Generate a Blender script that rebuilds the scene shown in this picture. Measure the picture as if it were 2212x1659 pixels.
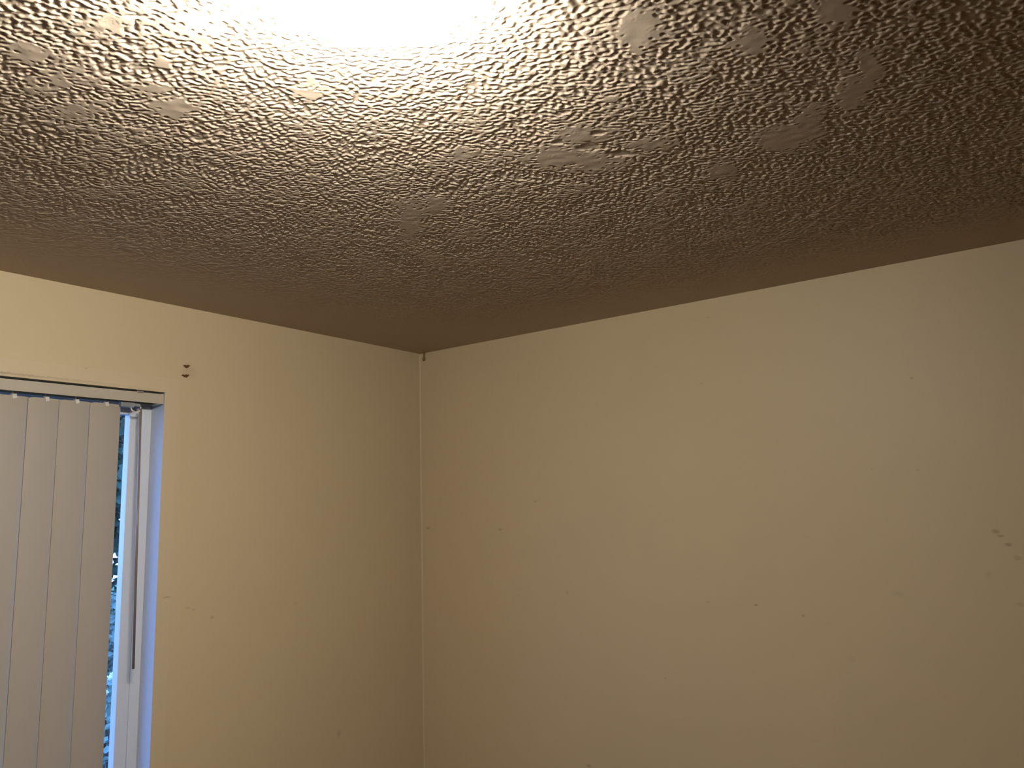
import bpy, bmesh, math, random
import numpy as np
from mathutils import Vector, Matrix

S = bpy.context.scene
C = S.collection
for o in list(bpy.data.objects):
    bpy.data.objects.remove(o)
random.seed(4)

# ------------------------------------------------------------------ camera
H = 2.44                                     # ceiling height; the photographed corner stands at x = 0, y = 0
cam_data = bpy.data.cameras.new('camera')
cam_data.sensor_fit = 'HORIZONTAL'
cam_data.sensor_width = 36.0
cam_data.lens = 1662.0 / 2212.0 * 36.0
cam_data.clip_start = 0.02
cam = bpy.data.objects.new('camera', cam_data)
C.objects.link(cam)
R = Vector((0.59772504, -0.80116651, -0.02927454))
U = Vector((-0.10676876, -0.11574084, 0.98752443))
F = Vector((0.79455976, 0.58714247, 0.15472075))
m = Matrix((R, U, -F)).transposed().to_4x4()
m.translation = Vector((-2.33667, -2.20681, H - 0.64))
cam.matrix_world = m
S.camera = cam

# ------------------------------------------------------------------ world: blue evening sky
W = bpy.data.worlds.new('evening_sky')
S.world = W
W.use_nodes = True
nt = W.node_tree
nt.nodes.clear()
tc = nt.nodes.new('ShaderNodeTexCoord')
sx = nt.nodes.new('ShaderNodeSeparateXYZ')
rp = nt.nodes.new('ShaderNodeValToRGB')
bg = nt.nodes.new('ShaderNodeBackground')
wo = nt.nodes.new('ShaderNodeOutputWorld')
rp.color_ramp.elements[0].position = 0.0
rp.color_ramp.elements[0].color = (0.22, 0.41, 1.0, 1)
rp.color_ramp.elements[1].position = 0.7
rp.color_ramp.elements[1].color = (0.12, 0.31, 0.95, 1)
bg.inputs['Strength'].default_value = 7.2
nt.links.new(tc.outputs['Generated'], sx.inputs[0])
nt.links.new(sx.outputs['Z'], rp.inputs[0])
nt.links.new(rp.outputs[0], bg.inputs['Color'])
nt.links.new(bg.outputs[0], wo.inputs[0])

# ------------------------------------------------------------------ exposure
LX, LY = -1.84, -1.66                        # lamp position on the ceiling
LAMP_STRENGTH = 206.0
LAMP_COLOR = (1.0, 0.955, 0.87)
S.view_settings.view_transform = 'Standard'
S.view_settings.look = 'None'
S.view_settings.exposure = 0.0
S.view_settings.gamma = 1.0
S.view_settings.use_curve_mapping = False


# ------------------------------------------------------------------ helpers
def mat(name, color, rough=0.6, metal=0.0, noise=0.0, nscale=20.0, spec=0.3, bump=0.0, bscale=300.0):
    M = bpy.data.materials.new(name)
    M.use_nodes = True
    n = M.node_tree
    b = n.nodes['Principled BSDF']
    b.inputs['Base Color'].default_value = (*color, 1)
    b.inputs['Roughness'].default_value = rough
    b.inputs['Metallic'].default_value = metal
    b.inputs['Specular IOR Level'].default_value = spec
    g = n.nodes.new('ShaderNodeNewGeometry')
    if noise:
        t = n.nodes.new('ShaderNodeTexNoise')
        t.inputs['Scale'].default_value = nscale
        t.inputs['Detail'].default_value = 3
        mx = n.nodes.new('ShaderNodeMix')
        mx.data_type = 'RGBA'
        mx.inputs[6].default_value = (*[c * (1 - noise) for c in color], 1)
        mx.inputs[7].default_value = (*[min(1, c * (1 + noise)) for c in color], 1)
        n.links.new(g.outputs['Position'], t.inputs['Vector'])
        n.links.new(t.outputs['Fac'], mx.inputs[0])
        n.links.new(mx.outputs[2], b.inputs['Base Color'])
    if bump:
        t2 = n.nodes.new('ShaderNodeTexNoise')
        t2.inputs['Scale'].default_value = bscale
        t2.inputs['Detail'].default_value = 2
        bp = n.nodes.new('ShaderNodeBump')
        bp.inputs['Strength'].default_value = bump
        bp.inputs['Distance'].default_value = 0.001
        n.links.new(g.outputs['Position'], t2.inputs['Vector'])
        n.links.new(t2.outputs['Fac'], bp.inputs['Height'])
        n.links.new(bp.outputs[0], b.inputs['Normal'])
    return M


def marked_wall(name, color, axis, marks, mark_color=(0.085, 0.05, 0.02)):
    """painted plaster with small stains and dark marks; a mark is (along wall, height, half length, half height, strength)"""
    M = mat(name, color, rough=0.5, noise=0.03, nscale=2.2, spec=0.3, bump=0.12, bscale=160)
    n = M.node_tree
    L = n.links
    b = n.nodes['Principled BSDF']
    base = b.inputs['Base Color'].links[0].from_socket
    g = n.nodes.new('ShaderNodeNewGeometry')
    nz = n.nodes.new('ShaderNodeTexNoise')
    nz.inputs['Scale'].default_value = 110
    nz.inputs['Detail'].default_value = 3
    L.new(g.outputs['Position'], nz.inputs['Vector'])
    off = n.nodes.new('ShaderNodeVectorMath')
    off.operation = 'MULTIPLY_ADD'
    off.inputs[1].default_value = (0.010, 0.010, 0.008)
    off.inputs[2].default_value = (-0.005, -0.005, -0.004)
    L.new(nz.outputs['Color'], off.inputs[0])
    ad = n.nodes.new('ShaderNodeVectorMath')
    L.new(g.outputs['Position'], ad.inputs[0])
    L.new(off.outputs[0], ad.inputs[1])
    total = None
    for (u, v, su, sv, k) in marks:
        q = n.nodes.new('ShaderNodeVectorMath')
        q.operation = 'MULTIPLY_ADD'
        iu, iv = 1 / su, 1 / sv
        if axis == 0:                          # wall runs along x
            q.inputs[1].default_value = (iu, 0, iv)
            q.inputs[2].default_value = (-u * iu, 0, -v * iv)
        else:
            q.inputs[1].default_value = (0, iu, iv)
            q.inputs[2].default_value = (0, -u * iu, -v * iv)
        L.new(ad.outputs[0], q.inputs[0])
        ln = n.nodes.new('ShaderNodeVectorMath')
        ln.operation = 'LENGTH'
        L.new(q.outputs[0], ln.inputs[0])
        mr = n.nodes.new('ShaderNodeMapRange')
        mr.interpolation_type = 'SMOOTHSTEP'
        mr.inputs['From Min'].default_value = 0.15
        mr.inputs['From Max'].default_value = 1.15
        mr.inputs['To Min'].default_value = k * 0.65
        mr.inputs['To Max'].default_value = 0.0
        L.new(ln.outputs['Value'], mr.inputs['Value'])
        if total is None:
            total = mr.outputs[0]
        else:
            a = n.nodes.new('ShaderNodeMath')
            a.operation = 'MAXIMUM'
            L.new(total, a.inputs[0])
            L.new(mr.outputs[0], a.inputs[1])
            total = a.outputs[0]
    mx = n.nodes.new('ShaderNodeMix')
    mx.data_type = 'RGBA'
    mx.inputs[7].default_value = (*mark_color, 1)
    L.new(total, mx.inputs[0])
    L.new(base, mx.inputs[6])
    L.new(mx.outputs[2], b.inputs['Base Color'])
    return M


def obj(name, bm, material, parent=None, bevel=0.0, smooth=False):
    me = bpy.data.meshes.new(name)
    bm.normal_update()
    bm.to_mesh(me)
    bm.free()
    me.materials.append(material)
    if smooth:
        for p in me.polygons:
            p.use_smooth = True
    o = bpy.data.objects.new(name, me)
    C.objects.link(o)
    if parent:
        o.parent = parent
        o.matrix_parent_inverse = Matrix.Translation(-parent.location)
    if bevel:
        md = o.modifiers.new('bevel', 'BEVEL')
        md.width = bevel
        md.segments = 2
        md.limit_method = 'ANGLE'
    return o


def box(bm, x0, x1, y0, y1, z0, z1):
    vs = [bm.verts.new((x, y, z)) for x in (x0, x1) for y in (y0, y1) for z in (z0, z1)]
    for f in ((0, 1, 3, 2), (4, 6, 7, 5), (0, 4, 5, 1), (2, 3, 7, 6), (0, 2, 6, 4), (1, 5, 7, 3)):
        bm.faces.new([vs[i] for i in f])


def ring_xz(bm, x0, x1, z0, z1, w, y0, y1):
    """rectangular picture-frame ring in the x-z plane, one closed solid"""
    P = []
    for y in (y0, y1):
        for a in (0, w):
            P.append([bm.verts.new(v) for v in ((x0 + a, y, z0 + a), (x1 - a, y, z0 + a), (x1 - a, y, z1 - a), (x0 + a, y, z1 - a))])
    o0, i0, o1, i1 = P
    for k in range(4):
        j = (k + 1) % 4
        bm.faces.new((o0[k], o0[j], i0[j], i0[k]))
        bm.faces.new((o1[j], o1[k], i1[k], i1[j]))
        bm.faces.new((o0[j], o0[k], o1[k], o1[j]))
        bm.faces.new((i0[k], i0[j], i1[j], i1[k]))


def lathe(bm, prof, n=48, center=(0, 0, 0)):
    rows = []
    for r, z in prof:
        if r < 1e-6:
            rows.append([bm.verts.new((center[0], center[1], center[2] + z))])
        else:
            rows.append([bm.verts.new((center[0] + r * math.cos(2 * math.pi * k / n), center[1] + r * math.sin(2 * math.pi * k / n), center[2] + z)) for k in range(n)])
    for a, b in zip(rows, rows[1:]):
        for k in range(n):
            j = (k + 1) % n
            if len(a) == 1 and len(b) == 1:
                continue
            if len(a) == 1:
                bm.faces.new((a[0], b[j], b[k]))
            elif len(b) == 1:
                bm.faces.new((a[k], a[j], b[0]))
            else:
                bm.faces.new((a[k], a[j], b[j], b[k]))
    bmesh.ops.recalc_face_normals(bm, faces=bm.faces)


def tube(bm, pts, r, n=10):
    rows = []
    for i, p in enumerate(pts):
        p = Vector(p)
        d = (Vector(pts[min(i + 1, len(pts) - 1)]) - Vector(pts[max(i - 1, 0)])).normalized()
        a = d.cross(Vector((0.3, 1, 0.2))).normalized()
        b = d.cross(a)
        rr = r[i] if isinstance(r, (list, tuple)) else r
        rows.append([bm.verts.new(p + rr * (math.cos(2 * math.pi * k / n) * a + math.sin(2 * math.pi * k / n) * b)) for k in range(n)])
    for a, b in zip(rows, rows[1:]):
        for k in range(n):
            j = (k + 1) % n
            bm.faces.new((a[k], a[j], b[j], b[k]))
    bm.faces.new(rows[0][::-1])
    bm.faces.new(rows[-1])
    bmesh.ops.recalc_face_normals(bm, faces=bm.faces)


def struct(o):
    o['kind'] = 'structure'
    return o


def tag(o, label, cat, group=None):
    o['label'] = label
    o['category'] = cat
    if group:
        o['group'] = group
    return o


def empty(name, loc):
    e = bpy.data.objects.new(name, None)
    e.empty_display_size = 0.05
    C.objects.link(e)
    e.location = loc
    return e


# ------------------------------------------------------------------ materials
WALL = (0.54, 0.433, 0.272)
LEFT_MARKS = [(-0.6193, 1.4907, 0.0116, 0.0061, 0.25), (-1.0166, 1.5233, 0.0105, 0.0061, 0.22), (-0.9968, 1.5142, 0.0076, 0.0061, 0.22),
              (-0.9343, 1.4845, 0.0079, 0.0055, 0.5), (-0.4298, 1.0261, 0.0147, 0.0169, 0.3),
              (-0.5247, 2.3707, 0.0171, 0.0052, 0.2), (-1.040, 2.2366, 0.034, 0.030, 0.2)]
RIGHT_MARKS = [(-0.0366, 1.7153, 0.0152, 0.0046, 0.6), (-0.4035, 1.7081, 0.0132, 0.0043, 0.55), (-0.5718, 1.809, 0.0093, 0.0042, 0.55),
               (-0.6932, 1.4897, 0.0077, 0.0111, 0.3), (-0.4812, 1.4725, 0.0074, 0.0033, 0.35), (-1.2133, 1.4836, 0.0068, 0.0028, 0.4),
               (-1.3632, 1.4816, 0.0091, 0.0034, 0.75), (-1.4993, 1.4588, 0.0079, 0.0045, 0.4), (-1.5683, 1.4426, 0.0126, 0.0064, 0.12),
               (-1.0499, 1.2385, 0.0057, 0.0035, 0.5), (-1.2765, 2.3796, 0.0093, 0.0038, 0.35), (-1.2391, 2.1668, 0.0086, 0.0037, 0.3),
               (-1.8476, 2.1108, 0.0057, 0.0032, 0.6), (-1.7218, 1.8689, 0.0042, 0.0038, 0.3), (-1.8363, 1.8593, 0.005, 0.0031, 0.4),
               (-0.7528, 0.9292, 0.0127, 0.0073, 0.5), (-1.9996, 1.6961, 0.0131, 0.0081, 0.5), (-2.0084, 1.6845, 0.01, 0.0046, 0.6),
               (-2.0231, 1.6639, 0.0109, 0.0063, 0.6), (-2.0392, 1.631, 0.0117, 0.008, 0.35), (-1.972, 1.5895, 0.0091, 0.0104, 0.15),
               (-2.0336, 1.5182, 0.0126, 0.0079, 0.25), (-1.7562, 1.5308, 0.0148, 0.0085, 0.15), (-1.6214, 1.3483, 0.0134, 0.0124, 0.12),
               (-1.5022, 2.1785, 0.0041, 0.0028, 0.2)]
M_wall_n = marked_wall('cream_wall_paint_north', WALL, 0, LEFT_MARKS)
M_wall_e = marked_wall('cream_wall_paint_east', WALL, 1, RIGHT_MARKS)
M_wall = mat('cream_wall_paint', WALL, rough=0.5, noise=0.03, nscale=2.2, bump=0.12, bscale=160)
M_low_bounce = mat('brown_low_bounce_paint', (0.16, 0.085, 0.03), rough=0.6, noise=0.1, nscale=8)  # brown picked for the unseen south and west walls to cut bounce light
M_trim = marked_wall('cream_trim_paint', (0.545, 0.44, 0.29), 0, [(-1.0835, 1.5616, 0.0187, 0.0022, 0.6), (-2.03, H - 0.2675, 0.93, 0.0045, 0.75), (-1.3475, 2.2107, 0.0043, 0.0033, 0.5)])  # the long mark runs as a dark line along the casing above the bead
M_ceil = mat('textured_ceiling_paint', (0.475, 0.385, 0.29), rough=0.6, noise=0.03, nscale=3, spec=0.15)
M_floor = mat('brown_carpet', (0.09, 0.045, 0.015), rough=0.95, noise=0.25, nscale=150, bump=0.6, bscale=500)  # kept dark so the unseen floor bounces little light
M_base = mat('white_baseboard_paint', (0.75, 0.70, 0.60), rough=0.4, noise=0.02)
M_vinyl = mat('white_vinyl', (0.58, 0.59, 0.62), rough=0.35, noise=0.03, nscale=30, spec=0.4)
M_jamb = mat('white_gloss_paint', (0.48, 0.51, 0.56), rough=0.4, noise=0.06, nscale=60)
M_rail = mat('cream_enamel', (0.43, 0.38, 0.30), rough=0.4, noise=0.02, nscale=20, spec=0.4)
M_track = mat('grey_plastic', (0.22, 0.23, 0.25), rough=0.5, noise=0.05)
M_dark = mat('dark_rubber_and_shade', (0.02, 0.015, 0.012), rough=0.6, noise=0.1)  # wand tip; its near-black also stands in for shade around the head rail
M_clip = mat('clear_white_plastic', (0.62, 0.59, 0.54), rough=0.3, noise=0.02)
M_wand = mat('tan_acrylic', (0.22, 0.165, 0.13), rough=0.25, noise=0.05, spec=0.5)
M_rust = mat('rust', (0.10, 0.048, 0.016), rough=0.9, noise=0.5, nscale=260)
M_drip = mat('brown_resin', (0.24, 0.14, 0.05), rough=0.5, noise=0.3, nscale=150)
M_metal = mat('brushed_nickel', (0.6, 0.57, 0.52), rough=0.35, metal=1.0, noise=0.05)
M_leaf = mat('dark_green_leaf', (0.035, 0.085, 0.05), rough=0.5, noise=0.5, nscale=6)
M_leaf2 = mat('pale_green_leaf', (0.19, 0.26, 0.20), rough=0.45, noise=0.5, nscale=7)
M_bark = mat('bark', (0.10, 0.075, 0.05), rough=0.9, noise=0.4, nscale=30, bump=0.8, bscale=60)
M_pave = mat('grey_concrete', (0.26, 0.27, 0.28), rough=0.85, noise=0.25, nscale=9)
M_grass = mat('lawn', (0.09, 0.17, 0.07), rough=0.9, noise=0.4, nscale=25)
M_petal = mat('white_petal', (0.85, 0.87, 0.88), rough=0.5, noise=0.04)

# slats: thin vinyl that lets a little daylight through
M_slat = mat('cream_vinyl_slat', (0.43, 0.37, 0.30), rough=0.45, noise=0.02, nscale=15, spec=0.35)
_n = M_slat.node_tree
_t = _n.nodes.new('ShaderNodeBsdfTranslucent')
_t.inputs['Color'].default_value = (0.8, 0.75, 0.68, 1)
_mx = _n.nodes.new('ShaderNodeMixShader')
_mx.inputs[0].default_value = 0.11
_n.links.new(_n.nodes['Principled BSDF'].outputs[0], _mx.inputs[1])
_n.links.new(_t.outputs[0], _mx.inputs[2])
_n.links.new(_mx.outputs[0], _n.nodes['Material Output'].inputs[0])

# window glass: clear sheet with a fresnel reflection
M_glass = bpy.data.materials.new('window_glass')
M_glass.use_nodes = True
_n = M_glass.node_tree
_n.nodes.clear()
_tr = _n.nodes.new('ShaderNodeBsdfTransparent')
_tr.inputs[0].default_value = (0.93, 0.96, 0.95, 1)
_gl = _n.nodes.new('ShaderNodeBsdfGlossy')
_gl.inputs['Roughness'].default_value = 0.02
_lw = _n.nodes.new('ShaderNodeLayerWeight')
_lw.inputs[0].default_value = 0.5
_pw = _n.nodes.new('ShaderNodeMath')
_pw.operation = 'POWER'
_pw.inputs[1].default_value = 5.0
_fr = _n.nodes.new('ShaderNodeMath')
_fr.operation = 'MULTIPLY_ADD'
_fr.inputs[1].default_value = 0.6
_fr.inputs[2].default_value = 0.03
_n.links.new(_lw.outputs['Facing'], _pw.inputs[0])
_n.links.new(_pw.outputs[0], _fr.inputs[0])
_mx = _n.nodes.new('ShaderNodeMixShader')
_ou = _n.nodes.new('ShaderNodeOutputMaterial')
_n.links.new(_fr.outputs[0], _mx.inputs[0])
_n.links.new(_tr.outputs[0], _mx.inputs[1])
_n.links.new(_gl.outputs[0], _mx.inputs[2])
_n.links.new(_mx.outputs[0], _ou.inputs[0])

# lamp glass: glows
M_lamp = bpy.data.materials.new('glowing_opal_glass')
M_lamp.use_nodes = True
_b = M_lamp.node_tree.nodes['Principled BSDF']
_b.inputs['Base Color'].default_value = (0.9, 0.88, 0.84, 1)
_b.inputs['Emission Color'].default_value = (*LAMP_COLOR, 1)
# the bulbs sit off-centre behind the glass, so its far flank glows less
_n = M_lamp.node_tree
_g = _n.nodes.new('ShaderNodeNewGeometry')
_d = _n.nodes.new('ShaderNodeVectorMath')
_d.operation = 'DOT_PRODUCT'
_d.inputs[1].default_value = (0.40, -0.92, 0.0)
_a = _n.nodes.new('ShaderNodeMath')
_a.operation = 'SUBTRACT'
_a.inputs[1].default_value = 0.40 * LX - 0.92 * LY
_r = _n.nodes.new('ShaderNodeMapRange')
_r.interpolation_type = 'SMOOTHSTEP'
for _k, _v in (('From Min', 0.0), ('From Max', 0.125), ('To Min', LAMP_STRENGTH * 1.25), ('To Max', LAMP_STRENGTH * 0.05)):
    _r.inputs[_k].default_value = _v
_n.links.new(_g.outputs['Position'], _d.inputs[0])
_n.links.new(_d.outputs['Value'], _a.inputs[0])
_n.links.new(_a.outputs[0], _r.inputs['Value'])
_s = _n.nodes.new('ShaderNodeSeparateXYZ')
_r2 = _n.nodes.new('ShaderNodeMapRange')
for _k, _v in (('From Min', H - 0.115), ('From Max', H - 0.052), ('To Min', 0.08), ('To Max', 1.15)):
    _r2.inputs[_k].default_value = _v
_m = _n.nodes.new('ShaderNodeMath')
_m.operation = 'MULTIPLY'
_n.links.new(_g.outputs['Position'], _s.inputs[0])
_n.links.new(_s.outputs['Z'], _r2.inputs['Value'])
_n.links.new(_r.outputs[0], _m.inputs[0])
_n.links.new(_r2.outputs[0], _m.inputs[1])
_n.links.new(_m.outputs[0], _b.inputs['Emission Strength'])

# ------------------------------------------------------------------ room shell
X0, Y0 = -3.75, -3.55                         # far sides of the room, behind the camera
T = 0.16
WX0, WX1, WZ0, WZ1 = -2.95, -1.1152, 0.72, H - 0.2748    # window opening
bm = bmesh.new()
# north wall: one solid with the window opening
LN = 0.004                                      # thickness of the painted boards lining the opening
xs = [X0 - T, WX0 - LN, WX1 + LN, T]
zs = [-0.05, WZ0 - LN, WZ1 + LN, H]
for i in range(3):
    for k in range(3):
        if i == 1 and k == 1:
            continue
        x0, x1, z0, z1 = xs[i], xs[i + 1], zs[k], zs[k + 1]
        for y, flip in ((0.0, False), (T, True)):
            v = [bm.verts.new(p) for p in ((x0, y, z0), (x1, y, z0), (x1, y, z1), (x0, y, z1))]
            bm.faces.new(v[::-1] if flip else v)
for a, b in (((xs[1], zs[1]), (xs[1], zs[2])), ((xs[1], zs[2]), (xs[2], zs[2])), ((xs[2], zs[2]), (xs[2], zs[1])), ((xs[2], zs[1]), (xs[1], zs[1]))):
    bm.faces.new([bm.verts.new(p) for p in ((a[0], 0, a[1]), (b[0], 0, b[1]), (b[0], T, b[1]), (a[0], T, a[1]))])
for a, b in (((xs[0], zs[0]), (xs[3], zs[0])), ((xs[3], zs[0]), (xs[3], zs[3])), ((xs[3], zs[3]), (xs[0], zs[3])), ((xs[0], zs[3]), (xs[0], zs[0]))):
    bm.faces.new([bm.verts.new(p) for p in ((a[0], 0, a[1]), (b[0], 0, b[1]), (b[0], T, b[1]), (a[0], T, a[1]))])
bmesh.ops.remove_doubles(bm, verts=bm.verts, dist=1e-5)
bmesh.ops.recalc_face_normals(bm, faces=bm.faces)
struct(obj('wall_north', bm, M_wall_n))
bm = bmesh.new(); box(bm, 0, T, Y0 - T, 0, -0.05, H); struct(obj('wall_east', bm, M_wall_e))
bm = bmesh.new(); box(bm, X0 - T, 0, Y0 - T, Y0, -0.05, H); struct(obj('wall_south', bm, M_low_bounce))
bm = bmesh.new(); box(bm, X0 - T, X0, Y0, 0, -0.05, H); struct(obj('wall_west', bm, M_low_bounce))
bm = bmesh.new(); box(bm, X0, 0, Y0, 0, -0.05, 0); struct(obj('floor', bm, M_floor))
bm = bmesh.new(); box(bm, X0, 0, -0.014, 0, 0, 0.085); struct(obj('baseboard_north', bm, M_base, bevel=0.004))
bm = bmesh.new(); box(bm, -0.014, 0, Y0, -0.014, 0, 0.085); struct(obj('baseboard_east', bm, M_base, bevel=0.004))

# flat painted casing round the window opening, and a bead of caulk down the room corner
bm = bmesh.new()
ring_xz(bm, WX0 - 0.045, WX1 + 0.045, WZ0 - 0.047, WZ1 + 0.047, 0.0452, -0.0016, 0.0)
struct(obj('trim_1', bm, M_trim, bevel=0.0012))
bm = bmesh.new()
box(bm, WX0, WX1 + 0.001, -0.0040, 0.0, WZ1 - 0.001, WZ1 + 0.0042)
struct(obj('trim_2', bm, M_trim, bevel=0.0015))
bm = bmesh.new()
prof = [(0.0, -0.005), (-0.0010, -0.0023), (-0.0023, -0.0010), (-0.005, 0.0), (0.0, 0.0)]
top = [bm.verts.new((x, y, H - 0.004)) for x, y in prof]
bot = [bm.verts.new((x, y, 0.086)) for x, y in prof]
bm.faces.new(top); bm.faces.new(bot[::-1])
for k in range(5):
    j = (k + 1) % 5
    bm.faces.new((top[k], bot[k], bot[j], top[j]))
bmesh.ops.recalc_face_normals(bm, faces=bm.faces)
struct(obj('trim_3', bm, M_wall))

# ------------------------------------------------------------------ ceiling: trowelled plaster relief
rng = np.random.default_rng(11)
STEP = 0.0020
NX = NY = 1240
gx = -np.arange(NX)[::-1] * STEP               # -2.48 .. 0
gy = -np.arange(NY)[::-1] * STEP
PX, PY = np.meshgrid(gx, gy, indexing='ij')
fx = np.fft.fftfreq(NX, STEP)[:, None]
fy = np.fft.fftfreq(NY, STEP)[None, :]


def band(lo, hi, stretch=1.0):
    """gaussian noise with wavelengths lo..hi metres, stretched along the trowel strokes"""
    c, s = 0.6, -0.8
    fa, fb = (fx * c + fy * s) * stretch, fx * -s + fy * c
    f = np.sqrt(fa * fa + fb * fb) + 1e-9
    lf = np.log(f)
    a, b = math.log(1 / hi), math.log(1 / lo)
    g = np.exp(-((lf - (a + b) / 2) / ((b - a) / 2)) ** 2) / f
    z = np.fft.ifft2(np.fft.fft2(rng.standard_normal((NX, NY))) * g).real
    return z / z.std()


def sstep(a, b, x):
    t = np.clip((x - a) / (b - a), 0, 1)
    return t * t * (3 - 2 * t)


fine = band(0.0065, 0.014, 1.5)
mid = band(0.016, 0.040, 1.3)
big = band(0.09, 0.28)
grain = band(0.005, 0.009)
patch = np.zeros_like(PX)
SMOOTH = [[-1.162, -1.489, 0.063, -0.074, 0.038, 0.024], [-1.217, -1.582, 0.032, -0.038, 0.028, 0.016], [-1.126, -1.635, 0.033, -0.039, 0.017, 0.008],
          [-1.123, -1.041, 0.017, -0.02, 0.089, 0.086], [-1.169, -1.154, 0.013, -0.015, 0.031, 0.028], [-1.824, -1.33, 0.017, -0.021, 0.016, 0.026],
          [-1.903, -1.242, 0.011, -0.014, 0.007, 0.014], [-1.317, -1.892, 0.017, -0.021, 0.034, 0.012], [-1.318, -2.005, 0.018, -0.022, 0.032, 0.008],
          [-0.984, -1.832, 0.025, -0.03, 0.057, 0.018], [-1.073, -1.972, 0.015, -0.018, 0.073, 0.017], [-1.128, -2.011, 0.014, -0.017, 0.058, 0.012],
          [-1.629, -1.302, 0.018, -0.022, 0.014, 0.018], [-1.823, -1.003, 0.027, -0.033, 0.013, 0.029], [-1.886, -1.023, 0.026, -0.031, 0.011, 0.028],
          [-1.94, -1.097, 0.016, -0.019, 0.009, 0.024], [-1.005, -1.887, 0.016, -0.019, 0.074, 0.021], [-1.447, -1.784, 0.012, -0.015, 0.044, 0.023],
          [-1.783, -1.137, 0.018, -0.021, 0.01, 0.018], [-1.813, -1.217, 0.016, -0.02, 0.009, 0.017], [-0.921, -1.694, 0.018, -0.021, 0.032, 0.013],
          [-1.732, -1.113, 0.023, -0.028, 0.016, 0.027], [-1.314, -1.355, 0.016, -0.019, 0.02, 0.017]]
PITS = [[-1.189, -1.5462, 0.0131, -0.0156, 0.0193, 0.0116], [-1.2396, -1.5141, 0.0086, -0.0102, 0.009, 0.0059],
        [-1.1256, -1.578, 0.0169, -0.02, 0.0137, 0.0076], [-1.2241, -1.5863, 0.0105, -0.0125, 0.0089, 0.0053]]


def ell(p):
    dx, dy = PX - p[0], PY - p[1]
    det = p[2] * p[5] - p[3] * p[4]
    a = (dx * p[5] - dy * p[4]) / det
    b = (dy * p[2] - dx * p[3]) / det
    return np.sqrt(a * a + b * b)


for p in SMOOTH:
    patch = np.maximum(patch, 1 - sstep(0.55, 1.2, ell(p) + 0.38 * mid + 0.12 * fine))
pit = np.zeros_like(PX)
for p in PITS:
    pit = np.maximum(pit, 1 - sstep(0.75, 1.0, ell(p) + 0.12 * mid + 0.05 * fine))
s = 0.95 * fine + 0.42 * mid + 0.40 * big + 2.6 * patch
plateau = sstep(-0.55, 0.55, s)
relief = 0.0021 * plateau + 0.00035 * fine * (1 - plateau) + 0.00010 * grain * (1 - 0.8 * patch)
relief = relief * (1 - 0.9 * pit) + 0.00012 * mid * plateau
fade = (0.10 + 0.90 * sstep(0.10, 0.75, -PY)) * (0.10 + 0.90 * sstep(0.03, 0.45, -PX))
fade *= sstep(0.0, 0.03, -PY) * sstep(0.0, 0.03, -PX)
fade *= sstep(0.0, 0.05, PX - gx[0]) * sstep(0.0, 0.05, PY - gy[0])
Z = H - 0.0001 - relief * fade
n_in = NX * NY
co = np.empty((n_in + 12, 3), np.float32)
co[:n_in, 0] = PX.ravel(); co[:n_in, 1] = PY.ravel(); co[:n_in, 2] = Z.ravel()
x_l, y_l = float(gx[0]), float(gy[0])
co[n_in:] = [(X0, Y0, H), (0, Y0, H), (0, y_l, H), (X0, y_l, H), (X0, y_l, H), (x_l, y_l, H), (x_l, 0, H), (X0, 0, H),
             (X0, Y0, H + 0.08), (0, Y0, H + 0.08), (0, 0, H + 0.08), (X0, 0, H + 0.08)]
idx = np.arange(n_in).reshape(NX, NY)
quads = np.stack([idx[:-1, :-1], idx[:-1, 1:], idx[1:, 1:], idx[1:, :-1]], -1).reshape(-1, 4)
extra = np.array([[0, 3, 2, 1], [4, 7, 6, 5], [8, 9, 10, 11]]) + n_in
quads = np.concatenate([quads, extra]).astype(np.int32)
me = bpy.data.meshes.new('ceiling')
me.vertices.add(len(co)); me.vertices.foreach_set('co', co.ravel())
me.loops.add(quads.size); me.loops.foreach_set('vertex_index', quads.ravel())
me.polygons.add(len(quads)); me.polygons.foreach_set('loop_start', np.arange(0, quads.size, 4, dtype=np.int32))
me.polygons.foreach_set('use_smooth', np.ones(len(quads), bool))
me.update(calc_edges=True)
me.materials.append(M_ceil)
ceil = bpy.data.objects.new('ceiling', me)
C.objects.link(ceil)
struct(ceil)

# ------------------------------------------------------------------ ceiling lamp
lamp = tag(empty('ceiling_light', (LX, LY, H)), 'round glowing glass ceiling light flush against the textured ceiling', 'ceiling light')
bm = bmesh.new()
lathe(bm, [(0, 0.0), (0.150, 0.0), (0.156, -0.004), (0.156, -0.022), (0.150, -0.026), (0, -0.026)], 64, (LX, LY, H - 0.0005))
obj('base_plate', bm, M_metal, lamp)
bm = bmesh.new()
prof = [(0.150, -0.020), (0.163, -0.022)]
for k in range(13):
    a = k / 12 * math.pi / 2
    prof.append((0.165 * math.cos(a) ** 0.7, -0.025 - 0.09 * math.sin(a)) if k < 12 else (0, -0.115))
lathe(bm, prof, 64, (LX, LY, H))
obj('glass_shade', bm, M_lamp, lamp, smooth=True)

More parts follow.
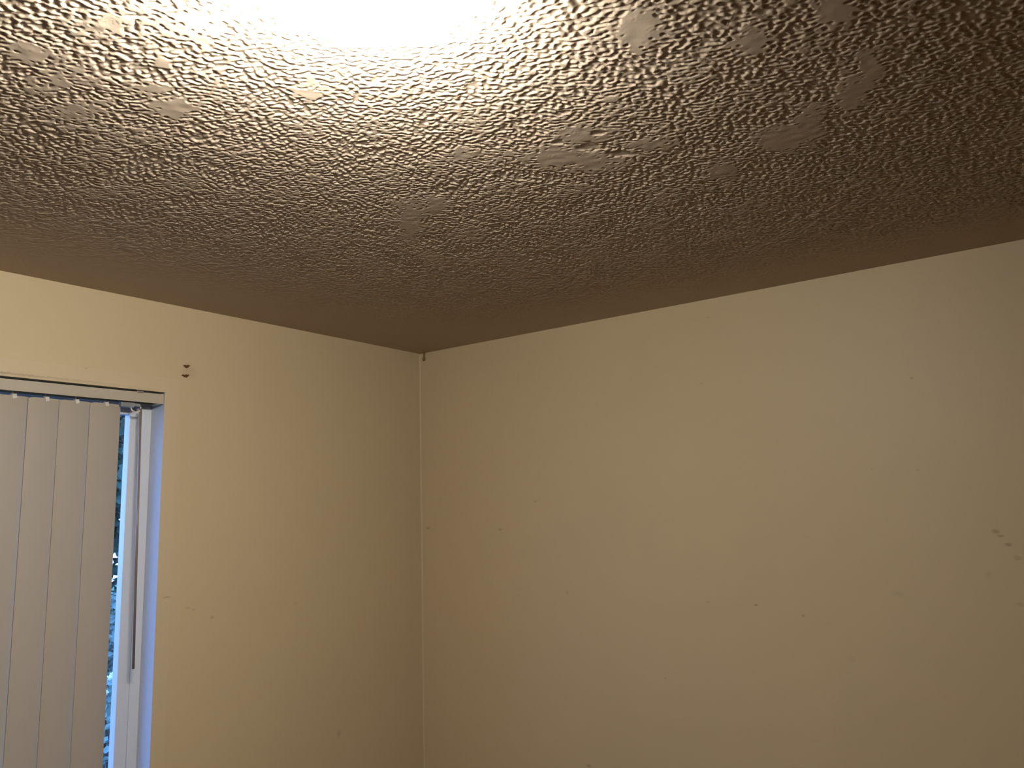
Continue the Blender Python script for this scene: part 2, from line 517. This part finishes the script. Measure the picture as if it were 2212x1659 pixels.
# ------------------------------------------------------------------ window
win = struct(empty('window_1', ((WX0 + WX1) / 2, 0.1, WZ0)))
e = -0.0004
bm = bmesh.new()
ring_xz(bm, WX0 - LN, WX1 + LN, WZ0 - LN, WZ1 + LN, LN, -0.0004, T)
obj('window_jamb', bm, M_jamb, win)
bm = bmesh.new()
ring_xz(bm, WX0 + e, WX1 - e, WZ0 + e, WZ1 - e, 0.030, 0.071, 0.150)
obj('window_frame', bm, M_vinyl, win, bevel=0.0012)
mid_x = (WX0 + WX1) / 2
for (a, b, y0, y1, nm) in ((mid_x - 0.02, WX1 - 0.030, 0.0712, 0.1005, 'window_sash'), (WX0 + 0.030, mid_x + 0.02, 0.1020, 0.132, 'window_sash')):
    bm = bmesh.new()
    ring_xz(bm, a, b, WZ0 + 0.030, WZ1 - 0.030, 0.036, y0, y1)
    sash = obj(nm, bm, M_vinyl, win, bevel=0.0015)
    bm = bmesh.new()
    yg = y1 - 0.006
    box(bm, a + 0.034, b - 0.034, yg, yg + 0.004, WZ0 + 0.064, WZ1 - 0.064)
    g = obj('glass_pane', bm, M_glass)
    g.parent = sash
bm = bmesh.new()
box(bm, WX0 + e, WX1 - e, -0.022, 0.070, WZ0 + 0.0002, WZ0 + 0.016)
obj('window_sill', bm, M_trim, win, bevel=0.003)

# ------------------------------------------------------------------ vertical blind
BY = 0.025                                     # slats hang in this plane
blind = tag(empty('vertical_blind', ((WX0 + WX1) / 2, BY, WZ1)), 'cream vertical blind with wide slats and tilt wand hanging in the window opening', 'blind')
RZ1, RZ0 = H - 0.2808, H - 0.3105
bm = bmesh.new()
# head rail: a C channel open at the bottom
xa, xb = WX0 + 0.004, WX1 - 0.0035
pr = [(0.002, RZ0), (0.002, RZ1), (0.048, RZ1), (0.048, RZ0), (0.046, RZ0), (0.046, RZ1 - 0.002),
      (0.004, RZ1 - 0.002), (0.004, RZ0)]
ra = [bm.verts.new((xa, y, z)) for y, z in pr]
rb = [bm.verts.new((xb, y, z)) for y, z in pr]
for k in range(len(pr)):
    j = (k + 1) % len(pr)
    bm.faces.new((ra[k], ra[j], rb[j], rb[k]))
bm.faces.new(ra); bm.faces.new(rb[::-1])
bmesh.ops.recalc_face_normals(bm, faces=bm.faces)
obj('head_rail', bm, M_rail, blind, bevel=0.0006)
bm = bmesh.new()
box(bm, xb - 0.0105, xb + 0.0022, 0.0012, 0.0488, RZ0 - 0.0008, RZ1 + 0.0006)
obj('end_cap', bm, M_rail, blind, bevel=0.0012)
for bx in (-1.189, -1.75, -2.45):
    bm = bmesh.new()
    box(bm, bx - 0.010, bx + 0.010, 0.0006, 0.030, RZ1, RZ1 + 0.0036)
    box(bm, bx - 0.010, bx + 0.010, 0.0004, 0.0019, RZ1 - 0.003, RZ1 + 0.0030)
    obj('mounting_clip', bm, M_wand, blind, bevel=0.0008)
bm = bmesh.new()
box(bm, xa + 0.01, xb - 0.012, 0.014, 0.036, RZ0 + 0.010, RZ0 + 0.022)
obj('carrier_track', bm, M_dark, blind)  # near-black colour puts the shade inside the rail onto the track
bm = bmesh.new()
box(bm, xa, xb, 0.040, 0.048, RZ1 - 0.0002, WZ1 + 0.0002)
obj('gap_filler', bm, M_dark, blind)  # added filler, blocks light so the gap above the rail stays dark


def slat_mesh(w, z0, z1):
    """one gently bowed vinyl vane with rounded top corners, centred on x = 0"""
    bm = bmesh.new()
    N = 10
    fr, bk = [], []
    for i in range(N + 1):
        u = -w / 2 + w * i / N
        bow = -0.0035 * (1 - (2 * u / w) ** 2)
        for lst, off in ((fr, 0.0), (bk, 0.0009)):
            cut = 0.004 if i in (0, N) else 0.0
            lst.append([bm.verts.new((u, bow + off, z)) for z in (z0 + cut, (z0 + z1) / 2, z1 - cut)])
    for i in range(N):
        for k in range(2):
            bm.faces.new((fr[i][k], fr[i + 1][k], fr[i + 1][k + 1], fr[i][k + 1]))
            bm.faces.new((bk[i][k], bk[i][k + 1], bk[i + 1][k + 1], bk[i + 1][k]))
        bm.faces.new((fr[i][2], fr[i + 1][2], bk[i + 1][2], bk[i][2]))
        bm.faces.new((fr[i][0], bk[i][0], bk[i + 1][0], fr[i + 1][0]))
    for i in (0, N):
        for k in range(2):
            bm.faces.new((fr[i][k], fr[i][k + 1], bk[i][k + 1], bk[i][k]))
    bmesh.ops.recalc_face_normals(bm, faces=bm.faces)
    return bm


SLAT_W = 0.089
SZ1 = RZ0 - 0.0095
SZ0 = WZ0 + 0.03


def add_local(name, bm, material, parent, smooth=False):
    o = obj(name, bm, material, None, smooth=smooth)
    o.parent = parent
    return o


slat0 = obj('slat', slat_mesh(SLAT_W, SZ0, SZ1), M_slat, None, smooth=False)
bm = bmesh.new()
tube(bm, [(0, -0.002, RZ0 + 0.010), (0, -0.0022, SZ1 + 0.003)], 0.0016, 8)
box(bm, -0.0055, 0.0055, -0.0062, -0.0042, SZ1 - 0.008, SZ1 + 0.006)
box(bm, -0.0055, 0.0055, 0.0012, 0.0024, SZ1 - 0.008, SZ1 + 0.006)
box(bm, -0.0055, 0.0055, -0.0062, 0.0024, SZ1 + 0.0035, SZ1 + 0.006)
bmesh.ops.rotate(bm, verts=bm.verts, cent=(0, -0.002, SZ1), matrix=Matrix.Rotation(math.radians(-14), 3, 'Y'))
clip0 = obj('hanger_clip', bm, M_clip)
clip0.parent = slat0
PITCH = 0.0813
first_x = -1.2755
k = 0
x = first_x
while x > WX0 + 0.05:
    if k == 0:
        sl = slat0
    else:
        sl = slat0.copy()
        C.objects.link(sl)
        cl = clip0.copy()
        C.objects.link(cl)
        cl.parent = sl
    turn = [5, 5, 5, 7, 8][min(k, 4)]
    sl.location = (x + (0.0, 0.0, 0.004, 0.006)[min(k, 3)], BY, 0)
    sl.rotation_euler = (0, 0, math.radians(turn))
    sl.parent = blind
    sl.matrix_parent_inverse = Matrix.Translation(-blind.location)
    x -= PITCH
    k += 1
# tilt mechanism and wand at the right end
bm = bmesh.new()
box(bm, -1.236, -1.196, 0.016, 0.036, RZ0 - 0.016, RZ0 + 0.004)
box(bm, -1.196, -1.176, 0.020, 0.034, RZ0 - 0.011, RZ0 + 0.004)
o = obj('tilt_gear', bm, M_track, blind, bevel=0.002)
WXp, WYp = -1.1800, 0.012
bm = bmesh.new()
tube(bm, [(-1.206, 0.020, RZ0 - 0.014), (-1.204, 0.016, RZ0 - 0.024), (-1.195, WYp, RZ0 - 0.031), (WXp, WYp, RZ0 - 0.024), (WXp + 0.001, WYp + 0.002, RZ0 - 0.012)], 0.0022, 10)
obj('wand_hook', bm, M_clip, blind, smooth=True)
bm = bmesh.new()
ZW1, ZW0 = RZ0 - 0.018, H - 1.0610
tube(bm, [(WXp, WYp, ZW1), (WXp, -0.012, ZW0)], 0.0034, 12)
wand = obj('tilt_wand', bm, M_wand, blind, smooth=True)
bm = bmesh.new()
tube(bm, [(WXp, -0.012, ZW0 + 0.003), (WXp - 0.0005, -0.0122, ZW0 - 0.005)], [0.0042, 0.0038], 12)
tip = obj('wand_tip', bm, M_dark, blind)
tip.parent = wand
tip.matrix_parent_inverse = wand.matrix_parent_inverse

# ------------------------------------------------------------------ small things on the walls
def torn_hole(name, cx, cz, w, h, tilt, label):
    """a torn screw hole: a ragged rusty lip around a recessed screw stub"""
    bm = bmesh.new()
    N = 20
    rr = [1 + 0.22 * math.sin(3 * t + cx * 90) + 0.15 * math.sin(7 * t + cz * 50) for t in [2 * math.pi * i / N for i in range(N)]]
    rows = []
    for s_, y in ((1.0, 0.0), (0.85, -0.0012), (0.62, -0.0016), (0.40, -0.0004)):
        row = []
        for i in range(N):
            t = 2 * math.pi * i / N
            a, b = w * s_ * rr[i] * math.cos(t), h * s_ * rr[i] * math.sin(t)
            row.append(bm.verts.new((cx + a * math.cos(tilt) - b * math.sin(tilt), y, cz + a * math.sin(tilt) + b * math.cos(tilt))))
        rows.append(row)
    for A, B in zip(rows, rows[1:]):
        for i in range(N):
            j = (i + 1) % N
            bm.faces.new((A[i], A[j], B[j], B[i]))
    bm.faces.new(rows[-1])
    bm.faces.new(rows[0][::-1])
    bmesh.ops.recalc_face_normals(bm, faces=bm.faces)
    return tag(obj(name, bm, M_rust, smooth=True), label, 'screw hole', 'torn screw holes beside the blind')


torn_hole('screw_hole', -1.0475, H - 0.1862, 0.0105, 0.0048, 0.12, 'upper of the two rusty torn screw holes in the wall beside the blind')
torn_hole('screw_hole', -1.0500, H - 0.2165, 0.0120, 0.0046, 0.10, 'lower of the two rusty torn screw holes in the wall beside the blind')

bm = bmesh.new()
tube(bm, [(-0.0045, -0.0301, H - 0.0005), (-0.0045, -0.0301, H - 0.012), (-0.005, -0.0300, H - 0.018), (-0.006, -0.0299, H - 0.024), (-0.0055, -0.0299, H - 0.030), (-0.004, -0.0299, H - 0.034)],
     [0.0050, 0.0040, 0.0048, 0.0066, 0.0062, 0.0030], 14)
for v in bm.verts:
    v.co.x = min(v.co.x, -0.0002)
tag(obj('brown_drip', bm, M_drip, smooth=True), 'small brown hardened drip on the right wall just under the ceiling corner', 'drip')

# ------------------------------------------------------------------ garden outside the window
bm = bmesh.new()
box(bm, -9, 14, T + 0.01, 22, -0.35, -0.2)
struct(obj('ground', bm, M_grass))
bm = bmesh.new()
box(bm, -6, 9, 1.9, 3.4, -0.2, -0.17)
struct(obj('path', bm, M_pave))


def leaves(bm, center, rad, n, size, seed, squash=1.0, zmin=-0.15):
    r = random.Random(seed)
    for _ in range(n):
        while True:
            p = Vector((r.uniform(-1, 1), r.uniform(-1, 1), r.uniform(-1, 1)))
            if 0.25 < p.length < 1:
                break
        q = Vector(center) + Vector((p.x * rad[0], p.y * rad[1], p.z * rad[2]))
        if q.z < zmin:
            continue
        d = Vector((r.gauss(0, 1), r.gauss(0, 1), r.gauss(-0.3, 0.6))).normalized()
        sd = d.cross(Vector((r.gauss(0, 1), r.gauss(0, 1), r.gauss(0, 1)))).normalized()
        nn = d.cross(sd)
        L = size * r.uniform(0.7, 1.3)
        w = L * 0.28
        vs = [bm.verts.new(q), bm.verts.new(q + d * L * 0.45 + sd * w + nn * L * 0.05), bm.verts.new(q + d * L), bm.verts.new(q + d * L * 0.45 - sd * w + nn * L * 0.05), bm.verts.new(q + d * L * 0.5 - nn * L * 0.03)]
        for a, b in ((0, 1), (1, 2), (2, 3), (3, 0)):
            bm.faces.new((vs[a], vs[b], vs[4]))


def tree(x, y, h, crown, n, size, seed, leafmat, label, name='tree'):
    t = tag(empty(name, (x, y, -0.2)), label, 'tree' if name == 'tree' else 'bush')
    r = random.Random(seed)
    bm = bmesh.new()
    pts = [(x + r.uniform(-.05, .05) * i, y + r.uniform(-.05, .05) * i, -0.25 + (h + 0.1) * i / 5) for i in range(6)]
    tube(bm, pts, [0.11 * h / 4 * (1 - 0.13 * i) for i in range(6)], 10)
    for i in range(9):
        a = r.uniform(0, 6.28)
        p = Vector(pts[2 + i % 4])
        tube(bm, [p, p + Vector((math.cos(a) * crown[0] * .4, math.sin(a) * crown[1] * .4, crown[2] * .25)), p + Vector((math.cos(a) * crown[0] * .75, math.sin(a) * crown[1] * .75, crown[2] * .55))], [0.04 * h / 4, 0.025 * h / 4, 0.01], 7)
    obj('trunk', bm, M_bark, t, smooth=True)
    bm = bmesh.new()
    leaves(bm, (x, y, -0.2 + h), crown, n, size, seed + 1)
    obj('foliage', bm, leafmat, t)
    return t


tree(1.75, 6.2, 2.6, (1.1, 1.1, 1.0), 5200, 0.14, 3, M_leaf, 'dark leafy tree outside, seen through the gap beside the slats')
tree(4.6, 12.4, 4.8, (1.9, 1.9, 1.8), 4200, 0.2, 9, M_leaf2, 'taller paler tree standing behind the dark tree outside')
tree(0.75, 4.6, 0.75, (0.75, 0.6, 0.7), 3200, 0.09, 21, M_leaf2, 'low pale green bush outside under the dark tree', 'bush')

tree(2.75, 8.3, 1.6, (2.3, 0.8, 1.75), 5200, 0.15, 41, M_leaf, 'broad dark bush filling the background behind the other plants outside', 'bush')

# a flowering shrub low in front of the bush
fs = tag(empty('flowering_shrub', (0.36, 3.0, -0.2)), 'small shrub with white blossoms outside, lowest in the gap beside the slats', 'bush')
bm = bmesh.new()
r_ = random.Random(5)
for i in range(9):
    a = i * 0.7
    tube(bm, [(0.36, 3.0, -0.25), (0.36 + 0.12 * math.cos(a), 3.0 + 0.12 * math.sin(a), 0.45), (0.36 + 0.28 * math.cos(a), 3.0 + 0.25 * math.sin(a), 0.78)], [0.012, 0.008, 0.004], 6)
obj('stems', bm, M_bark, fs)
bm = bmesh.new()
leaves(bm, (0.36, 3.0, 0.25), (0.42, 0.35, 0.55), 1500, 0.07, 33)
obj('foliage', bm, M_leaf2, fs)
bm = bmesh.new()
for i in range(70):
    p = Vector((0.36 + r_.uniform(-0.3, 0.3), 3.0 + r_.uniform(-0.3, -0.05), r_.uniform(0.70, 0.86)))
    ax = r_.uniform(0, 6.28)
    c = bm.verts.new(p + Vector((0, -0.012, 0)))
    for q in range(5):
        b0 = ax + q * 1.2566
        v = [bm.verts.new(p + Vector((0.017 * math.cos(b0 + t) * m_, 0.004 * m_, 0.017 * math.sin(b0 + t) * m_))) for t, m_ in ((-0.5, 0.7), (0.0, 1.1), (0.5, 0.7))]
        bm.faces.new([c] + v)
obj('blossoms', bm, M_petal, fs)
